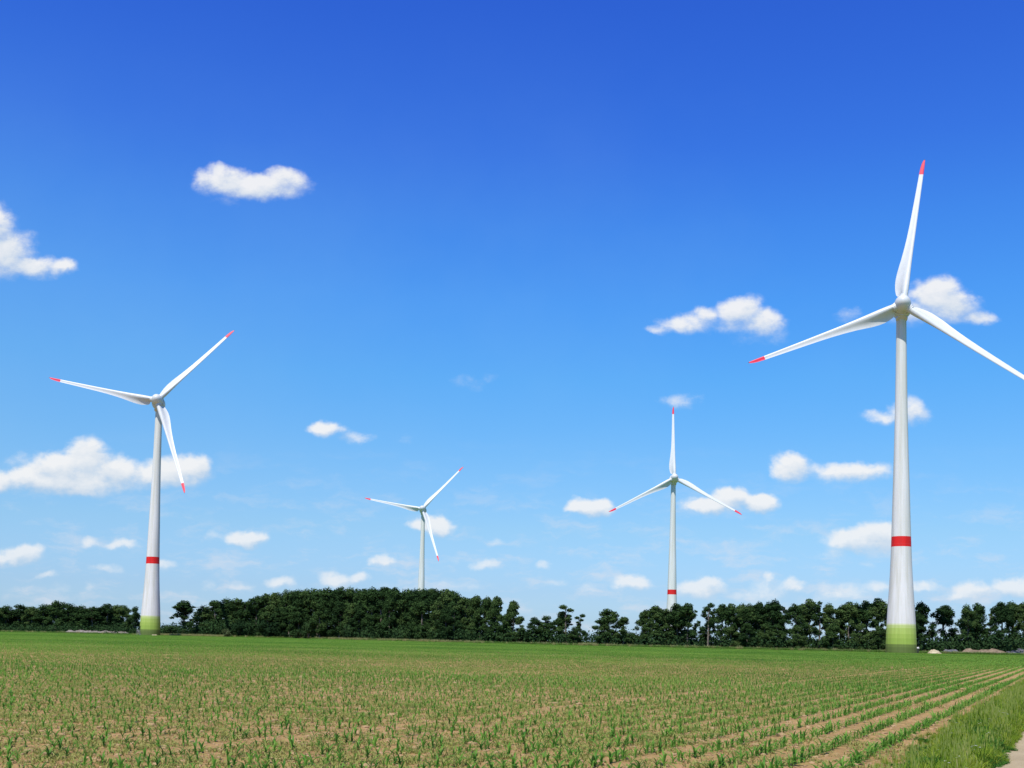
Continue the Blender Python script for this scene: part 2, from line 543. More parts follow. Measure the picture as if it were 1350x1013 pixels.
def scatter(name, templates, P, rotz, scl, idx, label=None, cat=None):
    """one object that instances the templates on its points"""
    me = bpy.data.meshes.new(name)
    P = np.asarray(P, dtype=np.float32); n = len(P)
    me.vertices.add(n); me.vertices.foreach_set('co', P.ravel())
    rot = np.zeros((n, 3), dtype=np.float32)
    rz = np.asarray(rotz, dtype=np.float32)
    if rz.ndim == 2: rot[:] = rz
    else: rot[:, 2] = rz
    a = me.attributes.new('rot', 'FLOAT_VECTOR', 'POINT'); a.data.foreach_set('vector', rot.ravel())
    sc = np.asarray(scl, dtype=np.float32)
    if sc.ndim == 1: sc = np.repeat(sc[:, None], 3, 1)
    a = me.attributes.new('scl', 'FLOAT_VECTOR', 'POINT'); a.data.foreach_set('vector', np.ascontiguousarray(sc).ravel())
    a = me.attributes.new('idx', 'INT', 'POINT'); a.data.foreach_set('value', np.asarray(idx, dtype=np.int32))
    o = obj(name, me)
    tag(o, label, cat, kind='stuff')
    ng = bpy.data.node_groups.new(name + '_nodes', 'GeometryNodeTree')
    ng.interface.new_socket('Geometry', in_out='INPUT', socket_type='NodeSocketGeometry')
    ng.interface.new_socket('Geometry', in_out='OUTPUT', socket_type='NodeSocketGeometry')
    gi = ng.nodes.new('NodeGroupInput'); go = ng.nodes.new('NodeGroupOutput')
    g2i = ng.nodes.new('GeometryNodeGeometryToInstance')
    for t in reversed(templates):
        ob = bpy.data.objects.new(t.name + '_shape', t)       # never linked to the scene
        ob.use_fake_user = False
        oi = ng.nodes.new('GeometryNodeObjectInfo'); oi.inputs['Object'].default_value = ob
        oi.transform_space = 'ORIGINAL'
        ng.links.new(oi.outputs['Geometry'], g2i.inputs[0])
    m2p = ng.nodes.new('GeometryNodeMeshToPoints')
    iop = ng.nodes.new('GeometryNodeInstanceOnPoints')
    ng.links.new(gi.outputs[0], m2p.inputs[0])
    ng.links.new(m2p.outputs[0], iop.inputs['Points'])
    ng.links.new(g2i.outputs[0], iop.inputs['Instance'])
    iop.inputs['Pick Instance'].default_value = True
    def attr(nm, ty):
        x = ng.nodes.new('GeometryNodeInputNamedAttribute'); x.data_type = ty; x.inputs['Name'].default_value = nm; return x.outputs[0]
    ng.links.new(attr('idx', 'INT'), iop.inputs['Instance Index'])
    e2r = ng.nodes.new('FunctionNodeEulerToRotation'); ng.links.new(attr('rot', 'FLOAT_VECTOR'), e2r.inputs[0])
    ng.links.new(e2r.outputs[0], iop.inputs['Rotation'])
    ng.links.new(attr('scl', 'FLOAT_VECTOR'), iop.inputs['Scale'])
    ng.links.new(iop.outputs[0], go.inputs[0])
    md = o.modifiers.new('scatter', 'NODES'); md.node_group = ng
    return o

Lx, Ly, Rx, Ry = LEFT.x, LEFT.y, ROWV.x, ROWV.y
def growth(x, y):
    """how tall the crop stands over the field: patches of good and poor soil"""
    g = .95 + .08 * np.sin(x * .021 + 1.1 + np.sin(y * .031)) + .05 * np.sin(y * .09 + .07 * x) + .05 * np.sin(x * .23 + y * .17)
    g += .34 * np.exp(-((y - 47 + .05 * x) / 6.0) ** 2) - .24 * np.exp(-((y - 76 + .05 * x) / 15) ** 2) + .38 * (1 / (1 + np.exp(-(y - 118) / 12)))
    lt = x * Lx + y * Ly
    return g * .63 * (1 + .75 * np.exp(-np.maximum(lt - 2, 0) / 8.0))
rot_row = math.atan2(-Rx, Ry)       # segment runs along local +Y

NEAR_D = 24.0
near_pts, segP, segR, segS, segI = [], [], [], [], []
lat = 2.83
k = 0
while lat < 520:
    s0 = -20.0; s1 = 760.0
    # singles
    ss = np.arange(s0, 60, SP) + rng.uniform(-.03, .03, len(np.arange(s0, 60, SP)))
    jl = lat + rng.uniform(-.035, .035, len(ss))
    x = jl * Lx + ss * Rx; y = jl * Ly + ss * Ry
    ok = (y > 8.0) & (y < NEAR_D) & (np.abs(x) < .52 * y + 2) & (rng.random(len(ss)) > .10 + .18 * (lat > 9))
    for xx, yy in zip(x[ok], y[ok]): near_pts.append((xx, yy))
    for (a, b_, L, base, cnt) in ((NEAR_D, 80, 2.0, 0, len(seg_near)), (80, 760, 6.0, len(seg_near), len(seg_far))):
        sa, sb = (a - lat * Ly) / Ry, (b_ - lat * Ly) / Ry
        ce = np.arange(sa + L / 2, sb, L)
        x = lat * Lx + ce * Rx; y = lat * Ly + ce * Ry
        ang = x / y
        yl = np.interp(ang, EA, EY)
        ok = (np.abs(x) < .50 * y + 5) & (y + 3 < yl)
        x, y = x[ok], y[ok]
        for xx, yy in zip(x, y):
            segP.append((xx, yy, 0)); segR.append(rot_row + (PI if random.random() < .5 else 0))
            segI.append(base + random.randrange(cnt))
            segS.append(1.0)
    lat += .75 if k % 18 != 11 else .98
    k += 1
near_pts = np.array(near_pts)
segP = np.array(segP); g = growth(segP[:, 0], segP[:, 1]) * rng.uniform(.9, 1.1, len(segP))
sc = np.stack([g, np.ones_like(g), g], 1)
vis = []
for i, (x, y) in enumerate(near_pts):
    px, py, z = project((x, y, .08))
    if 4 < px < 1346 and py < 1009 and py > 0: vis.append((y, i))
vis.sort()
picked = [i for _, i in vis[:300]]
pset = set(picked)
first = None
gn = growth(near_pts[:, 0], near_pts[:, 1])
for q, i in enumerate(picked):
    x, y = near_pts[i]
    me = plant_me[q % 8]
    if q < 8:
        o = obj('maize_plant', me)
    else:
        o = firsts[q % 8].copy(); COL.objects.link(o)
    if q == 0: firsts = []
    if q < 8: firsts.append(o)
    o.location = (x, y, 0); o.rotation_euler = (0, 0, random.uniform(0, 2 * PI))
    s_ = float(gn[i]) * random.uniform(.75, 1.25)
    o.scale = (s_, s_, s_ * random.uniform(.85, 1.1))
    tag(o, 'young green maize plant in the front rows along the bottom edge of the field', 'maize plant', 'nearest maize plants along the bottom edge')
rest = np.array([i for i in range(len(near_pts)) if i not in pset])
# one crop object: single plants close by, row pieces further off
P2 = np.concatenate([np.column_stack([near_pts[rest], np.zeros(len(rest))]), segP])
R2 = np.concatenate([rng.uniform(0, 2 * PI, len(rest)), np.array(segR)])
gs = gn[rest] * rng.uniform(.7, 1.25, len(rest))
S2 = np.concatenate([np.repeat(gs[:, None], 3, 1), sc])
I2 = np.concatenate([rng.integers(0, 8, len(rest)), np.array(segI) + 8])
scatter('maize_crop', plant_me + seg_near + seg_far, P2, R2, S2, I2, 'rows of young green maize covering the whole brown field up to the trees', 'crop')
print('maize instances', len(P2))

# weeds between the rows
def weed(seed):
    rr = random.Random(seed); B = ([], [])
    for k in range(20):
        o_ = (rr.gauss(0, .12), rr.gauss(0, .12), 0)
        for j in range(3):
            vs, f = ribbon(o_, rr.uniform(0, 2 * PI), rr.uniform(.03, .08), rr.uniform(.008, .016), R(rr.uniform(30, 80)), R(60), 2, rr)
            n0 = len(B[0]); B[0].extend(vs); B[1].extend([tuple(n0 + i for i in q) for q in f])
    return mesh_np('weed', B[0], B[1], 4, [M_weed])
weeds = [weed(60 + k) for k in range(4)]
nW = 25000
yy = 9 + 112 * rng.random(nW) ** 1.15; xx = (rng.random(nW) * 2 - 1) * (.5 * yy + 1)
latv = xx * Lx + yy * Ly
pat = np.sin(xx * .35 + np.sin(yy * .3)) * .5 + np.sin(yy * .5 - xx * .21) * .5
ok = (latv > 2.1) & (np.abs(latv - 11.57) > .22) & (pat + .7 * (latv > 6) - 1.0 * (latv < 6) + rng.uniform(-1, 1, nW) > -.2)
xx, yy = xx[ok], yy[ok]
scatter('weeds', weeds, np.column_stack([xx, yy, np.zeros(len(xx))]), rng.uniform(0, 6.28, len(xx)), rng.uniform(.6, 1.5, len(xx)), rng.integers(0, 4, len(xx)),
        'small yellow-green weeds sprouting between the maize rows', 'weeds')

# soil clods and stones
M_clod = simple_mat('clod', (.26, .165, .08), (.42, .29, .16), 6.0, .95, .1)
def clod(seed, sz=.03):
    bm = bmesh.new(); bmesh.ops.create_icosphere(bm, subdivisions=1, radius=sz)
    rr = random.Random(seed)
    for v in bm.verts: v.co *= rr.uniform(.65, 1.25); v.co.z *= .7
    me = bpy.data.meshes.new('clod'); bm.to_mesh(me); bm.free(); me.materials.append(M_clod); return me
nC = 30000
yy = 9 + 45 * rng.random(nC) ** .8; xx = (rng.random(nC) * 2 - 1) * (.5 * yy + 1)
ok = (xx * Lx + yy * Ly) > 2.1
xx, yy = xx[ok], yy[ok]
scatter('soil_clods', [clod(k) for k in range(5)], np.column_stack([xx, yy, np.full(len(xx), .003)]), rng.uniform(0, 6.28, len(xx)), rng.lognormal(-.3, .45, len(xx)), rng.integers(0, 5, len(xx)),
        'small dry clods of earth lying over the field', 'soil clods')

# ------------------------------------------------------------------ verge grass
def grass_mat(name, c0, c1, c2):
    m, nt, out = new_mat(name)
    g = N(nt, 'ShaderNodeNewGeometry')
    a = noise(nt, g.outputs['Position'], 2.6, 5, .75)
    col = ramp(nt, a.outputs[0], [(.35, c0), (.5, c1), (.66, c2)])
    principled(nt, out, col, .8, .08, transl=.42)
    return m
M_grass = grass_mat('verge_grass', (.07, .165, .014), (.20, .29, .026), (.40, .43, .065))
M_grass2 = grass_mat('lush_grass', (.03, .11, .016), (.06, .17, .025), (.11, .24, .04))
M_head = grass_mat('seed_head', (.20, .28, .05), (.30, .37, .08), (.44, .44, .15))
M_flower = simple_mat('white_petals', (.6, .6, .55), (.75, .75, .7), 5.0, .6)
def tuft(seed, n, h, w, spread, heads=6, mat=M_grass, flower=0, leafy=0):
    rr = random.Random(seed); V, F, MI = [], [], []
    for k in range(n):
        a = rr.uniform(0, 2 * PI); rad = spread * math.sqrt(rr.random())
        o_ = (rad * math.cos(a), rad * math.sin(a), 0)
        L = h * rr.uniform(.45, 1.15)
        vs, f = ribbon(o_, rr.uniform(0, 2 * PI), L, w * rr.uniform(.6, 1.3), R(rr.uniform(50, 88)), R(rr.uniform(15, 120)), 3, rr)
        n0 = len(V); V.extend(vs); F.extend([tuple(n0 + i for i in q) for q in f]); MI.extend([0] * len(f))
    for k in range(leafy):
        a = rr.uniform(0, 2 * PI); rad = spread * math.sqrt(rr.random())
        vs, f = ribbon((rad * math.cos(a), rad * math.sin(a), h * rr.uniform(0, .5)), rr.uniform(0, 2 * PI), rr.uniform(.05, .12), rr.uniform(.03, .05), R(rr.uniform(0, 60)), R(50), 3, rr)
        n0 = len(V); V.extend(vs); F.extend([tuple(n0 + i for i in q) for q in f]); MI.extend([0] * len(f))
    for k in range(heads):
        a = rr.uniform(0, 2 * PI); rad = spread * math.sqrt(rr.random())
        x, y = rad * math.cos(a), rad * math.sin(a); L = h * rr.uniform(.9, 1.35); lx, ly = rr.uniform(-.12, .12) * L, rr.uniform(-.12, .12) * L
        n0 = len(V); s = .0022
        V.extend([(x - s, y, 0), (x + s, y, 0), (x + lx + s, y + ly, L), (x + lx - s, y + ly, L)]); F.append((n0, n0 + 1, n0 + 2, n0 + 3)); MI.append(0)
        for (ux, uy) in ((1, 0), (0, 1)):
            n0 = len(V); q = .009
            V.extend([(x + lx, y + ly, L - .02), (x + lx + q * ux, y + ly + q * uy, L + .03), (x + lx, y + ly, L + .09), (x + lx - q * ux, y + ly - q * uy, L + .03)])
            F.append((n0, n0 + 1, n0 + 2, n0 + 3)); MI.append(1)
    for k in range(flower):
        a = rr.uniform(0, 2 * PI); rad = spread * math.sqrt(rr.random()); x, y, L = rad * math.cos(a), rad * math.sin(a), h * rr.uniform(.8, 1.1)
        for j in range(5):
            b0 = j * 2 * PI / 5; n0 = len(V); q = .022
            V.extend([(x, y, L), (x + q * math.cos(b0), y + q * math.sin(b0), L + .008), (x + 1.3 * q * math.cos(b0 + .5), y + 1.3 * q * math.sin(b0 + .5), L + .01), (x + q * math.cos(b0 + 1), y + q * math.sin(b0 + 1), L + .008)])
            F.append((n0, n0 + 1, n0 + 2, n0 + 3)); MI.append(2)
    return mesh_np('tuft', V, F, 4, [mat, M_head, M_flower], mat_idx=MI)
tufts = [tuft(1, 75, .30, .016, .17, 1), tuft(2, 65, .36, .016, .15, 3), tuft(3, 60, .26, .014, .18, 1, M_grass2, leafy=70), tuft(4, 40, .24, .015, .18, 0, M_grass2, leafy=95),
         tuft(5, 60, .34, .015, .16, 5), tuft(6, 60, .28, .012, .17, 1, flower=2, leafy=20), tuft(7, 40, .42, .015, .12, 5)]
nG = 18500
ls = .92 + 1.55 * rng.random(nG) ** 1.25; sv = -4 + 280 * rng.random(nG) ** 1.5
ls = ls + .12 * np.sin(sv * .9) * (ls > 1.5) + .05 * np.sin(sv * 2.3)
bulge = .5 + .5 * np.sin(sv * .23 + 1)
P = np.stack([ls * Lx + sv * Rx, ls * Ly + sv * Ry, np.full(nG, .01)], 1)
edgefall = np.clip((ls - .85) / .3, .45, 1) * np.clip((2.35 - ls) / .45, .33, 1)
sg = rng.uniform(.5, 1.3, nG) * edgefall * (.85 + .3 * bulge)
noi = np.sin(sv * 2.1 + ls * 2) + np.sin(sv * .67 - ls * 5) + rng.normal(0, .5, nG)
sg *= (.8 + .28 * np.sin(sv * 3.1 + 4 * ls) * np.sin(sv * 1.3 - ls * 6))
idx = np.where(noi > .5, rng.choice([2, 3], nG), np.where(rng.random(nG) < .05, 5, rng.choice([0, 1, 4, 0, 6, 0], nG)))
scatter('verge_grass', tufts, P, rng.uniform(0, 6.28, nG), sg, idx, 'long yellow-green grass with seed heads growing between the field and the path', 'grass')
nG = 2500
ls = -2.15 - 1.6 * rng.random(nG); sv = -10 + 200 * rng.random(nG) ** 1.4
P = np.stack([ls * Lx + sv * Rx, ls * Ly + sv * Ry, np.full(nG, .0)], 1)
scatter('roadside_grass', tufts, P, rng.uniform(0, 6.28, nG), rng.uniform(.5, 1., nG), rng.integers(0, 7, nG), 'long grass beyond the far side of the path', 'grass')

# ------------------------------------------------------------------ trees
def leaf_mat(name, c0, c1, c2, rnd=.45):
    m, nt, out = new_mat(name)
    g = N(nt, 'ShaderNodeNewGeometry'); oi = N(nt, 'ShaderNodeObjectInfo')
    a = noise(nt, g.outputs['Position'], .35, 4, .7)
    v = math_(nt, 'ADD', a.outputs[0], math_(nt, 'MULTIPLY', math_(nt, 'SUBTRACT', oi.outputs['Random'], .5), rnd))
    col = ramp(nt, v, [(.32, c0), (.5, c1), (.7, c2)])
    principled(nt, out, col, .9, .0, transl=.2)
    return m
M_leaf = leaf_mat('tree_leaf', (.022, .046, .016), (.036, .072, .022), (.070, .112, .034))
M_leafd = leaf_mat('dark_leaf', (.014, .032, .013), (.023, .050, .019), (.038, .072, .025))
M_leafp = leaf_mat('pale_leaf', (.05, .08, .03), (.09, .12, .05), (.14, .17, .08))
M_bark = simple_mat('bark', (.09, .075, .06), (.22, .19, .155), 2.0, .9, .1)

def cards(r_, centers, radii, n, size, zmin=0):
    """leaf sprays spread through a set of clumps"""
    w = np.array([a * b * c for a, b, c in radii]) ** .67; w /= w.sum()
    ci = r_.choice(len(centers), n, p=w)
    d = r_.normal(size=(n, 3)); d /= np.linalg.norm(d, axis=1)[:, None]
    rad = r_.random(n) ** .38 * np.where(r_.random(n) < .16, r_.uniform(1.02, 1.28, n), 1)
    C = np.array(centers)[ci]; RR = np.array(radii)[ci]
    pos = C + d * RR * rad[:, None] * r_.uniform(.82, 1.15, n)[:, None]
    nrm = d + r_.normal(0, .55, (n, 3)); nrm[:, 2] += .25; nrm /= np.linalg.norm(nrm, axis=1)[:, None]
    t = np.cross(nrm, r_.normal(size=(n, 3))); t /= np.linalg.norm(t, axis=1)[:, None]
    b = np.cross(nrm, t)
    s = size * r_.uniform(.5, 1.25, n)[:, None]
    asp = r_.uniform(.45, .9, n)[:, None]
    j = lambda: r_.uniform(.7, 1.2, n)[:, None]
    V = np.stack([pos - t * s * j(), pos - b * s * asp * j(), pos + t * s * j(), pos + b * s * asp * j()], 1).reshape(-1, 3)
    V[:, 2] = np.maximum(V[:, 2], zmin)
    F = np.arange(n * 4)
    return V, F

TREES = {}
def make_tree(kind, seed):
    """unit-height-free: built ~20 m tall"""
    r_ = np.random.default_rng(seed); rr = random.Random(seed)
    Ht = 20.0
    cs, rs = [], []
    if kind == 'row':          # tall field tree: bare lower trunk, billowing top
        nb = 34
        for i in range(nb):
            t = rr.random() ** .8
            z = 4.8 + 12.4 * t
            wid = (1.3 + 2.9 * math.sin(PI * min(1, .25 + .75 * t)) ** .7) * (1 if t < .85 else .8)
            a = rr.uniform(0, 2 * PI); q = wid * rr.uniform(.2, 1)
            cs.append((q * math.cos(a), q * math.sin(a), z)); k = rr.uniform(.6, 1.5)
            rs.append((k, k, k * rr.uniform(.7, 1.15)))
        cs.append((.4, .2, 17.3)); rs.append((1.5, 1.5, 1.5)); cs.append((-1.2, .6, 16.2)); rs.append((1.4, 1.4, 1.4)); cs.append((1.4, -.7, 16.0)); rs.append((1.3, 1.3, 1.5)); cs.append((rr.uniform(-1, 1), rr.uniform(-1, 1), 13)); rs.append((2.2, 2.2, 2.4))
        ncard, size, z0 = 7500, .31, 0
    elif kind == 'airy':
        nb = 9
        for i in range(nb):
            t = i / (nb - 1); z = 7 + 11.5 * t
            a = rr.uniform(0, 2 * PI); q = rr.uniform(.8, 2.9) * (1 - .35 * t)
            cs.append((q * math.cos(a), q * math.sin(a), z)); k = rr.uniform(.8, 1.5)
            rs.append((k * 1.1, k * 1.1, k * .85))
        ncard, size, z0 = 3200, .30, 0
    elif kind == 'dense':      # full crown down to the ground
        nb = 36
        for i in range(nb):
            t = rr.random(); z = 1.8 + 15.7 * t
            wid = 4.2 * (1 - .72 * t ** 2.4)
            a = rr.uniform(0, 2 * PI); q = wid * rr.uniform(.25, 1) ** .7
            cs.append((q * math.cos(a), q * math.sin(a), z)); k = rr.uniform(.9, 1.9)
            rs.append((k, k, k * rr.uniform(.8, 1.1)))
        cs.append((0, 0, 17.6)); rs.append((1.8, 1.8, 2.0))
        ncard, size, z0 = 7500, .35, 0.1
    else:                       # shrub, 6 m tall
        Ht = 6.0
        for i in range(9):
            a = rr.uniform(0, 2 * PI); q = rr.uniform(.3, 2.0)
            cs.append((q * math.cos(a), q * math.sin(a), rr.uniform(1.0, 4.2) * (1 - .12 * q))); k = rr.uniform(1.0, 1.6); rs.append((k, k, k))
        ncard, size, z0 = 1500, .3, 0.05
    V, F = cards(r_, cs, rs, ncard, size, z0)
    zt = V[:, 2].max()
    mat = M_leafd if kind == 'shrub' else M_leaf
    crown = mesh_np('crown', V, F, 4, [mat])
    b = MB()
    if kind == 'shrub':
        for i in range(4):
            a = rr.uniform(0, 6.28); b.tube([(0, 0, -.1), (.4 * math.cos(a), .4 * math.sin(a), 1.2), (1.2 * math.cos(a), 1.2 * math.sin(a), 3.2)], [.12, .08, .02], 5)
    else:
        x1, y1 = rr.uniform(-.4, .4), rr.uniform(-.4, .4)
        b.tube([(0, 0, -.2), (0, 0, .5), (x1 * .4, y1 * .4, 5), (x1, y1, 10), (x1 * 1.3, y1 * 1.3, 15), (x1, y1, 18)], [.5, .36, .30, .24, .14, .04], 8)
        for c in cs[:10]:
            zb = max(2.5, c[2] - rr.uniform(2.0, 3.8)); t = zb / 18
            b.tube([(x1 * t, y1 * t, zb), ((x1 * t + c[0]) * .5, (y1 * t + c[1]) * .5, zb + (c[2] - zb) * .6), c], [.15, .09, .03], 5)
    trunk = b.mesh('trunk', [M_bark], True)
    return crown, trunk, zt

for kind, cnt in (('row', 8), ('airy', 4), ('dense', 7), ('shrub', 4)):
    TREES[kind] = [make_tree(kind, 100 * len(kind) + 17 * k + 5) for k in range(cnt)]

PROTO = {}
tree_log = []
def tree(kind, px, top_py, Y, wpx=None, label=None, group=None, cat='tree', mat=None):
    v = random.randrange(len(TREES[kind]))
    crown, trunk, zt = TREES[kind][v]
    p = at_depth(px, Y)
    h = height_at(px, top_py, Y)
    s = h / zt
    name = {'row': 'field_tree', 'airy': 'thin_tree', 'dense': 'woodland_tree', 'shrub': 'shrub'}[kind]
    root = empty(name, p, random.uniform(0, 2 * PI))
    w = s if wpx is None else wpx * Y / FPX / {'row': 6.6, 'airy': 6.2, 'dense': 8.2, 'shrub': 5.0}[kind]
    w = max(.5 * s, min(w, 2.2 * s))
    root.scale = (w, w, s)
    tag(root, label, cat, group)
    if (kind, v) not in PROTO:
        a = obj('trunk', trunk, root); c = obj('crown', crown, root); PROTO[(kind, v)] = (a, c)
    else:
        for q in PROTO[(kind, v)]:
            c = q.copy(); COL.objects.link(c); c.parent = root
    return root

def depth_at(px):
    return float(np.interp(px, [-200, 0, 190, 230, 330, 450, 620, 700, 860, 1000, 1200, 1350, 1600], [690, 680, 650, 640, 615, 570, 500, 475, 458, 452, 446, 440, 430]))

G_row = 'trees in the long row behind the field'
G_wood = 'trees of the dense wood behind the field'
G_left = 'trees of the low wood behind the grey soil heap'
L_row = 'tall dark green tree in the row between the gap and the largest turbine'
L_rr = 'tall dark tree in the row above the sand pile, heaps and van'
L_wood = 'dark green tree packed into the dense wood in front of the smallest turbine'
L_left = 'dark green tree in the low wood behind the grey soil heap'
# left wood
for px, ty in ((-62, 797), (-44, 799), (-26, 796), (-8, 800), (8, 797), (24, 796), (41, 799), (57, 796), (73, 791), (90, 795), (106, 797), (122, 799), (140, 795), (153, 797)):
    tree('dense', px, ty, depth_at(px) + random.uniform(0, 18), random.uniform(26, 34), L_left, G_left)
    tree('dense', px + 8, ty + random.uniform(0, 6), depth_at(px) + random.uniform(25, 45), 30, L_left, G_left)
tree('dense', 177, 799, depth_at(177) + 8, 19, 'dark tree half hidden behind the tower that has the soil heap beside it')
tree('row', 241, 791, 640, 32, 'tree with a bare lower trunk standing clear beside the green tower foot')
tree('shrub', 224, 823, 632, 22, 'low dark bush right beside the green tower foot at the heap', cat='bush')
# rising shoulder and big wood
for px, ty in ((268, 797), (283, 791), (297, 787), (311, 788), (324, 792)):
    tree('dense', px, ty, depth_at(px) + random.uniform(0, 10), 34, 'dark green tree in the lower clump on the shoulder of the dense wood', 'trees of the lower clump beside the dense wood')
    tree('dense', px + 6, ty + 4, depth_at(px) + random.uniform(20, 30), 34, 'dark green tree in the lower clump on the shoulder of the dense wood', 'trees of the lower clump beside the dense wood')
for px, ty in ((337, 785), (349, 780), (362, 778), (376, 776), (390, 775), (404, 774), (418, 775), (432, 774), (447, 775), (461, 773), (475, 774), (489, 775), (503, 774), (517, 773), (531, 775), (545, 775), (559, 774), (573, 774), (587, 777), (600, 781), (612, 786)):
    tree(random.choice(['row', 'row', 'dense']), px, ty + random.uniform(-2.2, 2.5), depth_at(px) + random.uniform(0, 10), random.uniform(25, 31), L_wood, G_wood)
    tree(random.choice(['dense', 'row', 'dense']), px + random.uniform(4, 10), ty + random.uniform(0, 4), depth_at(px) + random.uniform(25, 40), 27, L_wood, G_wood)
    if random.random() < .75: tree('dense', px + random.uniform(-5, 5), ty + random.uniform(14, 24), depth_at(px) - random.uniform(4, 9), 27, L_wood, G_wood)
for px, ty, w, kd in ((626, 783, 24, 'row'), (640, 785, 22, 'row'), (654, 784, 22, 'row'), (632, 802, 26, 'dense'), (655, 806, 26, 'dense'), (676, 790, 22, 'row'), (668, 808, 26, 'dense'), (685, 812, 22, 'dense')):
    tree(kd, px, ty, depth_at(px), w, 'dark green tree at the thinning end of the dense wood', 'trees at the end of the dense wood')
tree('dense', 704, 813, 474, 24, 'rounded low dark tree, first of the small clump before the gap', 'rounded low trees of the small clump')
tree('dense', 720, 811, 472, 28, 'rounded low dark tree beside the thin pale-trunked tree in the small clump', 'rounded low trees of the small clump')
tree('airy', 746, 797, 470, 26, 'tall see-through tree rising above the small clump before the gap')
tree('row', 740, 806, 474, 22, 'bushier tree just behind the tall see-through tree')
tree('airy', 764, 809, 470, 18, 'short thin tree ending the small clump at the gap')
tree('dense', 757, 826, 466, 18, 'small dark tree under the thin trees at the gap')
tree('row', 801, 802, 462, 29, 'upright tree standing alone just past the gap')
tree('dense', 797, 820, 460, 24, 'dark low crown at the foot of the upright tree past the gap')
tree('dense', 822, 813, 460, 27, 'rounded dark tree leaning against the upright tree past the gap')
tree('shrub', 840, 833, 462, 20, 'dark bush filling the dip before the long row', cat='bush')
for px, ty, w, kd in ((851, 801, 22, 'row'), (864, 797, 26, 'row'), (858, 818, 30, 'dense'), (879, 801, 24, 'row'), (893, 796, 28, 'row'), (906, 793, 28, 'row'), (897, 812, 34, 'dense'), (878, 818, 30, 'dense'), (933, 795, 21, 'airy'), (928, 826, 20, 'dense'), (936, 800, 16, 'airy'),
                      (951, 795, 24, 'row'), (963, 794, 24, 'row'), (976, 793, 26, 'row'), (988, 795, 24, 'row'), (999, 793, 24, 'row'), (1012, 791, 25, 'row'), (1021, 789, 26, 'row'), (1034, 800, 20, 'airy'),
                      (1048, 796, 24, 'row'), (1057, 794, 20, 'row'), (1068, 790, 25, 'row'), (1080, 793, 22, 'airy'), (1094, 794, 25, 'row'), (1108, 796, 20, 'row'), (1118, 792, 26, 'row'), (1130, 794, 22, 'row'), (1143, 791, 26, 'row'), (1159, 789, 28, 'row'), (1174, 793, 26, 'row')):
    tree(kd, px, ty + random.uniform(-1.5, 1.5), depth_at(px) + random.uniform(-3, 6), w, L_row, G_row)
    if kd == 'row' and random.random() < .35: tree('row', px + random.uniform(-7, 7), ty + random.uniform(2, 6), depth_at(px) + random.uniform(12, 22), w * .9, L_row, G_row)
for px in (963, 985, 1008, 1024, 1052, 1098, 1132, 1160):
    tree('dense', px, random.uniform(818, 826), depth_at(px) - random.uniform(3, 7), 25, 'lower dark tree crowded at the foot of the tall row', 'lower trees under the tall row')
for px, ty, w, kd in ((1216, 792, 26, 'row'), (1211, 808, 22, 'row'), (1245, 797, 28, 'row'), (1275, 795, 22, 'row'), (1290, 794, 26, 'row'), (1283, 806, 24, 'row'), (1306, 808, 20, 'airy'), (1320, 793, 26, 'row'), (1335, 791, 28, 'row'), (1350, 792, 26, 'row'), (1366, 794, 28, 'row'), (1384, 793, 28, 'row'), (1402, 796, 28, 'row')):
    tree(kd, px, ty, depth_at(px) + random.uniform(-3, 6), w, L_rr, 'trees in the row above the heaps')
# single bushes against the wood
for px, ty, w, lb in ((317, 818, 26, 'round dark bush in front of the lower clump, beside the pale shrub'), (354, 816, 27, 'round dark bush beside the tan bale, larger than its neighbours'), (394, 830, 14, 'small dark bush just past the tan bale'),
                      (407, 815, 20, 'dark round bush on the grassy strip past the tan bale'), (459, 822, 20, 'dark bush at the foot of the dense wood where the grassy strip ends'), (376, 833, 10, 'smallest dark bush touching the tan bale')):
    tree('shrub', px, ty, depth_at(px) - 14, w, lb, cat='bush')
pb = tree('shrub', 299, 828, 600, 12, 'pale grey-green shrub in front of the lower clump', cat='bush')
for c in list(pb.children):
    if c.name.startswith('crown'):
        c.data = c.data.copy(); c.data.materials.clear(); c.data.materials.append(M_leafp)

# undergrowth: one continuous mass nobody could count
cs, rs = [], []
def ug(px0, px1, step, top, jit=4, dy=0):
    px = px0
    while px < px1:
        Y = depth_at(px) + random.uniform(-6, 12) + dy
        hp = height_at(px, top + random.uniform(-jit, jit) + 0, Y)
        p = at_depth(px, Y)
        hp = max(1.0, hp)
        cs.append((p.x, p.y, hp * .35)); k = random.uniform(.8, 1.25)
        rs.append((hp * .75 * k, hp * .75 * k, hp * .62))
        px += step * random.uniform(.6, 1.4)
ug(-70, 165, 3.0, 822); ug(-70, 165, 3.0, 826, 2, -12)
ug(166, 226, 3.0, 826, 2); ug(226, 262, 3, 822, 3); ug(262, 345, 3, 815, 4)
ug(345, 470, 4.5, 822, 4, 10); ug(470, 620, 3, 822, 4); ug(470, 620, 3.5, 828, 3, -8); ug(430, 620, 4, 812, 5, 15)
ug(620, 770, 3, 830, 4); ug(784, 835, 3, 832, 4); ug(835, 1000, 3, 836, 5); ug(1000, 1200, 3, 838, 5); ug(1200, 1420, 3, 838, 4); ug(1262, 1420, 5, 832, 4)
V, F = cards(np.random.default_rng(5), cs, rs, 120000, .55, .05)
o = obj('undergrowth', mesh_np('undergrowth', V, F, 4, [M_leafd])); tag(o, 'dark tangle of undergrowth filling the foot of the trees', 'undergrowth', kind='stuff')
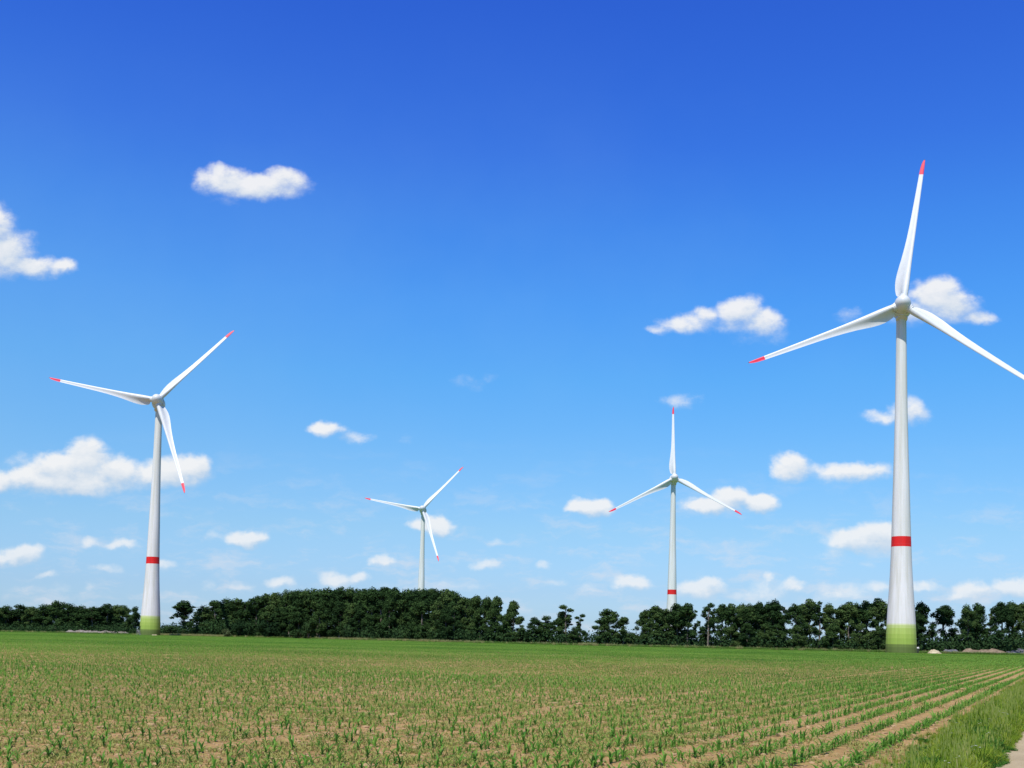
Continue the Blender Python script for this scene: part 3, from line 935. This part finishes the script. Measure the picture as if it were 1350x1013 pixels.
# rough grass and herbs along the far field edge
Pg = []
for px in np.arange(-80, 1440, .5):
    Y = float(np.interp(px, [e[0] for e in EDGE], [e[1] for e in EDGE]))
    for _ in range(4):
        yy_ = Y + random.uniform(0, 1) ** 1.5 * 28
        p = at_depth(px + random.uniform(-.3, .3), yy_); Pg.append((p.x, p.y, -.05))
Pg = np.array(Pg)
M_rough = grass_mat('rough_grass', (.05, .13, .02), (.09, .19, .03), (.17, .26, .06))
M_gold = grass_mat('dry_grass', (.24, .26, .09), (.32, .32, .13), (.4, .38, .18))
big = [tuft(30 + k, 60, 1.15, .06, .8, 0, M_rough) for k in range(3)] + [tuft(36, 70, 1.5, .08, .8, 0, M_gold)]
gi_ = rng.integers(0, 3, len(Pg)); qx = Pg[:, 0] / Pg[:, 1] * FPX + 675
pg_ = .10 + .6 * ((qx > 212) & (qx < 300)) + .35 * ((qx > 395) & (qx < 640)) + .5 * ((qx > 765) & (qx < 790))
gi_[rng.random(len(Pg)) < pg_] = 3
scatter('rough_grass', big, Pg, rng.uniform(0, 6.28, len(Pg)), rng.uniform(.5, 1.1, len(Pg)), gi_, 'strip of rough grass between the far field edge and the trees', 'grass')

# far wood closing the horizon
cs, rs = [], []
for a in np.arange(-1.0, 1.0, .0035):
    Y = 1900 + 250 * math.sin(a * 9) + random.uniform(-60, 60)
    h = random.uniform(13, 20)
    cs.append((a * Y, Y, h * .45)); rs.append((h * .9, h * .9, h * .6))
V, F = cards(np.random.default_rng(9), cs, rs, 45000, 1.9, 0)
M_far = leaf_mat('far_leaf_haze_tint', (.03, .05, .035), (.045, .075, .05), (.06, .095, .06), 0)  # distance haze put into the leaf colour as a paler, bluer green
o = obj('far_woods', mesh_np('far_woods', V, F, 4, [M_far])); tag(o, 'low haze-tinted bluish woods on the horizon seen through the gaps', 'woods', kind='stuff')

# ------------------------------------------------------------------ heaps and small things at the field edge
def heap_mat(name, c0, c1, c2, sc_=.6):
    m, nt, out = new_mat(name)
    g = N(nt, 'ShaderNodeNewGeometry')
    a = noise(nt, g.outputs['Position'], sc_, 7, .7)
    col = ramp(nt, a.outputs[0], [(.35, c0), (.5, c1), (.66, c2)])
    principled(nt, out, col, .95, .1, a.outputs[0], .8, .4)
    return m
def heap(name, px0, px1, top_px, Y, depth, mat, label, cat, group=None, seed=0, tops=None):
    """long dumped heap: uneven ridge with slopes running down to the ground"""
    rr = random.Random(seed)
    p0, p1 = at_depth(px0, Y), at_depth(px1, Y)
    L = (p1 - p0).length; ax = (p1 - p0).normalized(); ay = Vector((-ax.y, ax.x, 0)); c = (p0 + p1) / 2
    h = top_px * Y / FPX
    nx, ny = max(12, int(L / .7)), 14
    V, F = [], []
    ph = [rr.uniform(0, 6.28) for _ in range(6)]
    for i in range(nx + 1):
        u = i / nx * L
        ew = min(h * 1.3, L * .3); endf = min(1, u / ew, (L - u) / ew)
        ridge = h * max(0, endf) ** .7 * (.86 + .07 * math.sin(u * .45 + ph[0]) + .08 * math.sin(u * 1.3 + ph[1]) + .05 * math.sin(u * 2.9 + ph[2]))
        for j in range(ny + 1):
            w = j / ny * 2 - 1
            z = ridge * max(0, 1 - abs(w) ** 1.35) * (1 + .1 * math.sin(w * 7 + u * .9 + ph[3])) + rr.uniform(-.2, .2) * (1 - abs(w)) * min(1, h)
            q = ax * (u - L / 2) + ay * (w * depth / 2 * (.85 + .15 * math.sin(u * .3 + ph[4])))
            V.append((q.x, q.y, z - .1))
    for i in range(nx):
        for j in range(ny):
            a = i * (ny + 1) + j
            F.append((a, a + ny + 1, a + ny + 2, a + 1))
    me = mesh_np(name, V, F, 4, [mat], smooth=False)
    o = obj(name, me, loc=c)
    return tag(o, label, cat, group)
M_brown = heap_mat('brown_spoil', (.10, .075, .05), (.18, .135, .09), (.27, .21, .14))
M_greyh = heap_mat('grey_spoil', (.06, .06, .068), (.105, .105, .115), (.15, .15, .16))
M_gp = heap_mat('grey_pink_spoil', (.11, .10, .08), (.19, .165, .14), (.27, .235, .20))
M_sand = heap_mat('pale_sand', (.26, .21, .13), (.40, .34, .22), (.52, .45, .31), 1.0)
heap('soil_heap', 1264, 1330, 8.2, 425, 7, M_brown, 'long brown soil heap between two grey heaps under the trees', 'soil heap', seed=3)
heap('gravel_heap', 1240, 1267, 7.2, 428, 6, M_greyh, 'short dark grey heap between the pale sand pile and the brown heap', 'gravel heap', seed=4)
heap('gravel_heap', 1322, 1420, 8.2, 431, 7, M_greyh, 'long grey heap with the white van roof showing above it', 'gravel heap', seed=6)
heap('sand_pile', 1223, 1241, 6.0, 398, 4, M_sand, 'small pale cream sand pile beside the largest tower', 'sand pile', seed=8)
heap('soil_heap', 84, 172, 5.0, 645, 9, M_gp, 'long low grey-pink soil heap in front of the low wood', 'soil heap', seed=9)
heap('sand_pile', 199, 208, 1.8, 577, 4, M_sand, 'tiny pale heap at the foot of the tower beside the long grey-pink heap', 'sand pile', seed=11)

# tan bale
def bale():
    b = MB()
    n = 28
    b.rings([[Vector((x, r_ * math.cos(2 * PI * k / n), 1.2 + r_ * math.sin(2 * PI * k / n))) for k in range(n)] for x, r_ in ((-1.6, 1.0), (-1.5, 1.17), (-.7, 1.21), (0, 1.2), (.8, 1.22), (1.5, 1.17), (1.6, 1.0))])
    return b.mesh('straw_bale', [simple_mat('straw', (.34, .24, .09), (.52, .38, .17), 4.0, .9)], True, R(40))
o = obj('straw_bale', bale(), loc=at_depth(382, 596)); o.rotation_euler = (0, 0, .15)
tag(o, 'tan straw bale lying between dark bushes at the foot of the wood', 'straw bale')

# grey cabinet with a white cap beside the big tower
cab = empty('transformer_cabinet', at_depth(1209.2, 402)); tag(cab, 'dark cabinet with a white cap close beside the largest tower foot', 'cabinet')
b = MB(); b.box((0, 0, .85), (.42, .5, .85)); b.box((-.435, 0, .9), (.01, .38, .65)); b.box((0, -.512, .9), (.3, .01, .6))
obj('body', b.mesh('body', [M_dark], False), cab)
b = MB(); b.rings([[Vector((sx * w, sy * w2, z)) for sx, sy in ((-1, -1), (1, -1), (1, 1), (-1, 1))] for w, w2, z in ((.5, .58, 1.71), (.5, .58, 2.0), (.3, .38, 2.2))])
obj('cap', b.mesh('cap', [M_white], False), cab)

# white van behind the grey heap
van = empty('parked_van', at_depth(1341.5, 441), R(6)); tag(van, 'white van parked behind the long grey heap with only its roof showing', 'van')
M_vanw = simple_mat('van_paint', (.78, .78, .78), (.82, .82, .82), 1.0, .3, .5)
M_glass = simple_mat('van_glass', (.02, .025, .03), (.03, .035, .04), 1.0, .1, .6)
M_rub = simple_mat('rubber', (.02, .02, .02), (.03, .03, .03), 5.0, .9, .1)
b = MB()
prof = [(-2.6, .45), (-2.65, .9), (-2.5, 1.3), (-2.0, 1.5), (-1.35, 2.45), (-1.0, 2.58), (2.4, 2.6), (2.55, 2.5), (2.6, .5)]
b.rings([[Vector((x, y, z)) for y, z in prof] for x in (-.96, -.93)] , cap0=True, cap1=False)
b.rings([[Vector((x, y, z)) for y, z in prof] for x in (-.93, .93)], cap0=False, cap1=False)
b.rings([[Vector((x, y, z)) for y, z in prof] for x in (.93, .96)], cap0=False, cap1=True)
obj('body', b.mesh('body', [M_vanw], False), van)
b = MB(); b.add([(-.82, -1.99, 1.56), (.82, -1.99, 1.56), (.78, -1.42, 2.39), (-.78, -1.42, 2.39)], [(0, 1, 2, 3)])
obj('windscreen', b.mesh('windscreen', [M_glass], False), van).location = (0, -.02, .01)
for x in (-.86, .86):
    for y in (-1.7, 1.7):
        b = MB(); b.rings([[Vector((xx_, .36 * math.cos(2 * PI * k / 20), .36 * math.sin(2 * PI * k / 20))) for k in range(20)] for xx_ in (-.12, .12)])
        obj('wheel', b.mesh('wheel', [M_rub], False), van, loc=(x, y, .36))

# ------------------------------------------------------------------ sun and sky
SUN_EL, SUN_AZ = R(58), R(180 + 20)          # azimuth clockwise from +Y
sun_dir = Vector((math.sin(SUN_AZ) * math.cos(SUN_EL), math.cos(SUN_AZ) * math.cos(SUN_EL), math.sin(SUN_EL)))
sd = bpy.data.lights.new('sun', 'SUN'); sd.energy = 5.0; sd.angle = R(.53); sd.color = (1.0, .96, .90)
so = bpy.data.objects.new('sun', sd); COL.objects.link(so)
so.rotation_euler = (-sun_dir).to_track_quat('-Z', 'Y').to_euler(); so.location = (0, -50, 80)

CL = """
295 241 40 22 .85;377 240 36 20 .8;338 247 68 19 .95;372 228 20 10 .6;292 225 20 10 .6;300 262 28 10 .35;404 242 16 10 .4;272 238 18 18 .7
8 335 42 36 1;-15 300 40 34 1;40 352 45 17 .9;80 353 24 14 .75;-40 340 60 40 1
905 429 42 15 .75;932 417 20 14 .75;975 412 34 24 .95;1003 425 38 20 .8;1020 442 22 14 .4;870 434 22 7 .5;975 430 45 12 .6;990 447 30 8 .25
1235 388 38 28 1;1258 402 38 26 1;1285 420 32 12 .75;1213 410 30 20 .7;1118 412 20 11 .35;1185 420 40 14 .25
895 531 32 11 .45;918 527 14 8 .3
1197 543 28 21 .75;1165 551 34 10 .6;1215 547 18 14 .5
112 608 33 26 1;75 618 45 20 .9;152 624 38 20 .95;40 632 42 16 .85;0 636 26 15 .8;232 622 46 20 .95;256 616 24 17 .9;195 628 34 14 .8;90 636 105 17 .9;24 607 18 8 .3;-40 640 40 20 .9
430 567 28 12 .85;470 578 26 9 .5
625 503 34 11 .2;537 580 11 7 .15
1043 616 30 17 .8;1078 621 26 9 .45;1125 624 50 13 .75;1100 628 30 8 .5
780 667 32 11 .9;765 670 20 7 .7
940 668 42 11 .9;965 657 30 13 .95;1000 663 30 12 .9
576 693 27 11 .8;550 694 15 8 .65
1125 714 42 14 .85;1160 706 40 17 .9;1100 728 26 8 .5;1165 725 40 14 .35
323 710 29 11 .9;280 706 11 6 .3
30 730 34 13 .8;-5 735 24 9 .6
120 714 16 6 .5;158 718 24 7 .55
505 739 18 8 .65;638 745 22 7 .5;651 712 10 5 .3;717 744 13 6 .45;735 768 20 6 .35;705 663 12 5 .15
835 770 30 10 .75;922 776 36 12 .75;935 768 18 10 .75;898 783 32 8 .45
1020 779 42 12 .45;1045 772 18 10 .65;1000 786 45 8 .45;1014 762 9 6 .5
1125 782 55 10 .4;1160 775 20 10 .5;1215 773 26 7 .55;1110 786 32 6 .5;1140 745 13 6 .35;1085 790 40 7 .4
1285 780 30 12 .75;1265 785 16 7 .55;1337 777 32 13 .8;1370 772 30 14 .8
450 765 30 10 .65;472 761 15 7 .6;370 772 22 8 .55;320 775 22 7 .3;270 772 11 6 .3;215 747 20 8 .45;140 750 20 6 .4;60 760 15 6 .45;75 778 16 7 .3;120 775 11 6 .3;600 776 34 8 .3;510 776 45 8 .25;775 778 15 6 .3;600 740 14 5 .15
-150 560 90 30 .9;-260 700 80 20 .8;1520 640 90 24 .9;1480 760 70 16 .8;1600 420 90 40 .9;-240 380 80 40 .9;1450 560 30 14 .6
"""
blobs = []
for ln in CL.strip().splitlines():
    for t in ln.split(';'):
        if t.strip():
            b_ = [float(q) for q in t.split()]
            if b_[1] > 590: b_[3] *= 1.25; b_[2] *= 1.06; b_[4] = min(1.05, b_[4] * 1.18)
            blobs.append(tuple(b_))

W = bpy.data.worlds.new('World'); S.world = W; W.use_nodes = True
nt = W.node_tree
for n_ in list(nt.nodes): nt.nodes.remove(n_)
wo = nt.nodes.new('ShaderNodeOutputWorld'); bg = nt.nodes.new('ShaderNodeBackground')
nt.links.new(bg.outputs[0], wo.inputs[0])
sky = nt.nodes.new('ShaderNodeTexSky'); sky.sky_type = 'NISHITA'; sky.sun_disc = False
sky.sun_elevation = SUN_EL; sky.sun_rotation = SUN_AZ; sky.altitude = 50; sky.air_density = 1.0; sky.dust_density = .6; sky.ozone_density = 3.0
tc = nt.nodes.new('ShaderNodeTexCoord'); sp = nt.nodes.new('ShaderNodeSeparateXYZ'); nt.links.new(tc.outputs['Generated'], sp.inputs[0])
# clear-air grading of the sky by height above the horizon (deeper, cleaner blue than the raw model)
KS = .87
GR = [(0, (.80, 1.20, 1.95)), (.012, (.74, 1.08, 1.68)), (.042, (.697, .99, 1.50)), (.096, (.745, 1.10, 1.413)), (.161, (.670, 1.18, 1.555)), (.226, (.534, 1.235, 1.748)), (.287, (.455, 1.19, 1.945)),
      (.346, (.394, 1.067, 2.04)), (.402, (.335, .883, 2.077)), (.454, (.30, .79, 2.09)), (.502, (.275, .72, 2.10)), (.65, (.27, .7, 1.5)), (.85, (.3, .72, 1.15))]
grd = ramp(nt, sp.outputs[2], [(p_, tuple(c_ / 2.5 for c_ in q_)) for p_, q_ in GR])
sc1 = nt.nodes.new('ShaderNodeVectorMath'); sc1.operation = 'MULTIPLY'; nt.links.new(sky.outputs[0], sc1.inputs[0]); nt.links.new(grd, sc1.inputs[1])
hs = nt.nodes.new('ShaderNodeVectorMath'); hs.operation = 'SCALE'; nt.links.new(sc1.outputs[0], hs.inputs[0]); hs.inputs['Scale'].default_value = 2.5 * KS

# cloud field: puffs placed by compass direction and elevation (x/y, z/y of the view direction)
grp = bpy.data.node_groups.new('cloud_field', 'ShaderNodeTree')
grp.interface.new_socket('P', in_out='INPUT', socket_type='NodeSocketVector')
grp.interface.new_socket('G', in_out='OUTPUT', socket_type='NodeSocketFloat')
gin = grp.nodes.new('NodeGroupInput'); gout = grp.nodes.new('NodeGroupOutput')
acc = None
for (px, py, rx, ry, w) in blobs:
    d = ray(px, py); cu, cv = d.x / d.y, d.z / d.y
    a = grp.nodes.new('ShaderNodeVectorMath'); a.operation = 'MULTIPLY_ADD'
    ix, iy = FPX / rx, FPX / ry
    grp.links.new(gin.outputs[0], a.inputs[0]); a.inputs[1].default_value = (ix, iy, 0); a.inputs[2].default_value = (-cu * ix, -cv * iy, 0)
    dt = grp.nodes.new('ShaderNodeVectorMath'); dt.operation = 'DOT_PRODUCT'
    grp.links.new(a.outputs[0], dt.inputs[0]); grp.links.new(a.outputs[0], dt.inputs[1])
    v = math_(grp, 'MULTIPLY_ADD', dt.outputs['Value'], -w * .75, w)
    acc = v if acc is None else math_(grp, 'SMOOTH_MAX', acc, v, .28)
grp.links.new(acc, gout.inputs[0])

yy_ = math_(nt, 'MAXIMUM', sp.outputs[1], .08)
u_ = math_(nt, 'DIVIDE', sp.outputs[0], yy_); v_ = math_(nt, 'DIVIDE', sp.outputs[2], yy_)
cm = nt.nodes.new('ShaderNodeCombineXYZ'); nt.links.new(u_, cm.inputs[0]); nt.links.new(v_, cm.inputs[1])
wn = noise(nt, cm.outputs[0], 34, 4, .6)
wsub = nt.nodes.new('ShaderNodeVectorMath'); wsub.operation = 'SUBTRACT'; nt.links.new(wn.outputs['Color'], wsub.inputs[0]); wsub.inputs[1].default_value = (.5, .5, .5)
wmul = nt.nodes.new('ShaderNodeVectorMath'); wmul.operation = 'MULTIPLY_ADD'; nt.links.new(wsub.outputs[0], wmul.inputs[0]); wmul.inputs[1].default_value = (.024, .017, 0); nt.links.new(cm.outputs[0], wmul.inputs[2])
Pw = wmul.outputs[0]
def field(off):
    ad = nt.nodes.new('ShaderNodeVectorMath'); ad.operation = 'ADD'; nt.links.new(Pw, ad.inputs[0]); ad.inputs[1].default_value = off
    g_ = nt.nodes.new('ShaderNodeGroup'); g_.node_tree = grp; nt.links.new(ad.outputs[0], g_.inputs[0]); return g_.outputs[0]
G0 = field((0, 0, 0)); G1 = field((-.004, .008, 0))
mpn = nt.nodes.new('ShaderNodeMapping'); mpn.inputs['Scale'].default_value = (1, 1.5, 1); nt.links.new(cm.outputs[0], mpn.inputs[0])
cn = noise(nt, mpn.outputs[0], 52, 8, .62)
nz = math_(nt, 'MULTIPLY', math_(nt, 'SUBTRACT', cn.outputs[0], .5), 1.25)
dn = math_(nt, 'ADD', G0, nz)
alpha = nt.nodes.new('ShaderNodeMapRange'); alpha.interpolation_type = 'SMOOTHSTEP'
nt.links.new(dn, alpha.inputs['Value']); alpha.inputs['From Min'].default_value = .0
topn = nt.nodes.new('ShaderNodeMapRange'); topn.interpolation_type = 'SMOOTHSTEP'; nt.links.new(math_(nt, 'SUBTRACT', G0, G1), topn.inputs['Value'])
topn.inputs['From Min'].default_value = -.35; topn.inputs['From Max'].default_value = .45; topn.inputs['To Min'].default_value = 1.15; topn.inputs['To Max'].default_value = .78
nt.links.new(topn.outputs[0], alpha.inputs['From Max'])
al = math_(nt, 'MULTIPLY', alpha.outputs[0], math_(nt, 'GREATER_THAN', sp.outputs[1], .09))
al = math_(nt, 'MULTIPLY', al, math_(nt, 'MULTIPLY_ADD', G0, 1.25, .22, clamp=True))
al = math_(nt, 'MULTIPLY', al, .93)
# faint high haze toward the horizon on the same sky
shade = math_(nt, 'ADD', math_(nt, 'MULTIPLY', math_(nt, 'SUBTRACT', G0, G1), .8), math_(nt, 'MULTIPLY_ADD', nz, .8, .62))
CS = 1.0
ccol = ramp(nt, shade, [(.12, (.56, .67, .80)), (.55, (.76, .83, .91)), (.95, (.99, .99, .99))])
csc = nt.nodes.new('ShaderNodeVectorMath'); csc.operation = 'SCALE'; nt.links.new(ccol, csc.inputs[0]); csc.inputs['Scale'].default_value = 9.3 * KS
vn = noise(nt, cm.outputs[0], 3.2, 5, .6)
vf = math_(nt, 'ADD', math_(nt, 'MULTIPLY_ADD', u_, -.22, .05), math_(nt, 'MULTIPLY', math_(nt, 'SUBTRACT', vn.outputs[0], .5), .35), clamp=True)
env_ = nt.nodes.new('ShaderNodeMapRange'); env_.interpolation_type = 'SMOOTHSTEP'; nt.links.new(v_, env_.inputs['Value']); env_.inputs['From Min'].default_value = .62; env_.inputs['From Max'].default_value = .25
vf = math_(nt, 'MULTIPLY', vf, env_.outputs[0])
base_sky = mixc(nt, vf, hs.outputs[0], (3.0 * KS, 5.6 * KS, 8.6 * KS))
hm = nt.nodes.new('ShaderNodeMapping'); hm.inputs['Scale'].default_value = (1, 3.2, 1); nt.links.new(Pw, hm.inputs[0])
hn = noise(nt, hm.outputs[0], 17, 6, .62)
hf = nt.nodes.new('ShaderNodeMapRange'); hf.interpolation_type = 'SMOOTHSTEP'; nt.links.new(hn.outputs[0], hf.inputs['Value']); hf.inputs['From Min'].default_value = .47; hf.inputs['From Max'].default_value = .72
he = nt.nodes.new('ShaderNodeMapRange'); he.interpolation_type = 'SMOOTHSTEP'; nt.links.new(v_, he.inputs['Value']); he.inputs['From Min'].default_value = .19; he.inputs['From Max'].default_value = .03
hz_ = math_(nt, 'MULTIPLY', math_(nt, 'MULTIPLY', hf.outputs[0], he.outputs[0]), .55)
hz_ = math_(nt, 'ADD', hz_, math_(nt, 'MULTIPLY', he.outputs[0], .10))
base_sky = mixc(nt, hz_, base_sky, (7.2 * KS, 7.6 * KS, 8.4 * KS))
lowcap = nt.nodes.new('ShaderNodeMapRange'); nt.links.new(v_, lowcap.inputs['Value']); lowcap.inputs['From Min'].default_value = .03; lowcap.inputs['From Max'].default_value = .14; lowcap.inputs['To Min'].default_value = .72; lowcap.inputs['To Max'].default_value = 1.0
al = math_(nt, 'MULTIPLY', al, lowcap.outputs[0])
fin = mixc(nt, al, base_sky, csc.outputs[0])
nt.links.new(fin, bg.inputs[0]); bg.inputs[1].default_value = .1

# ------------------------------------------------------------------ render settings
S.view_settings.view_transform = 'Standard'; S.view_settings.look = 'None'; S.view_settings.gamma = 1; S.view_settings.exposure = .2
S.render.engine = 'CYCLES'
S.cycles.use_denoising = True
S.cycles.max_bounces = 6; S.cycles.diffuse_bounces = 3; S.cycles.glossy_bounces = 2; S.cycles.transmission_bounces = 3; S.cycles.transparent_max_bounces = 4
S.world.cycles.sampling_method = 'MANUAL'; S.world.cycles.sample_map_resolution = 512
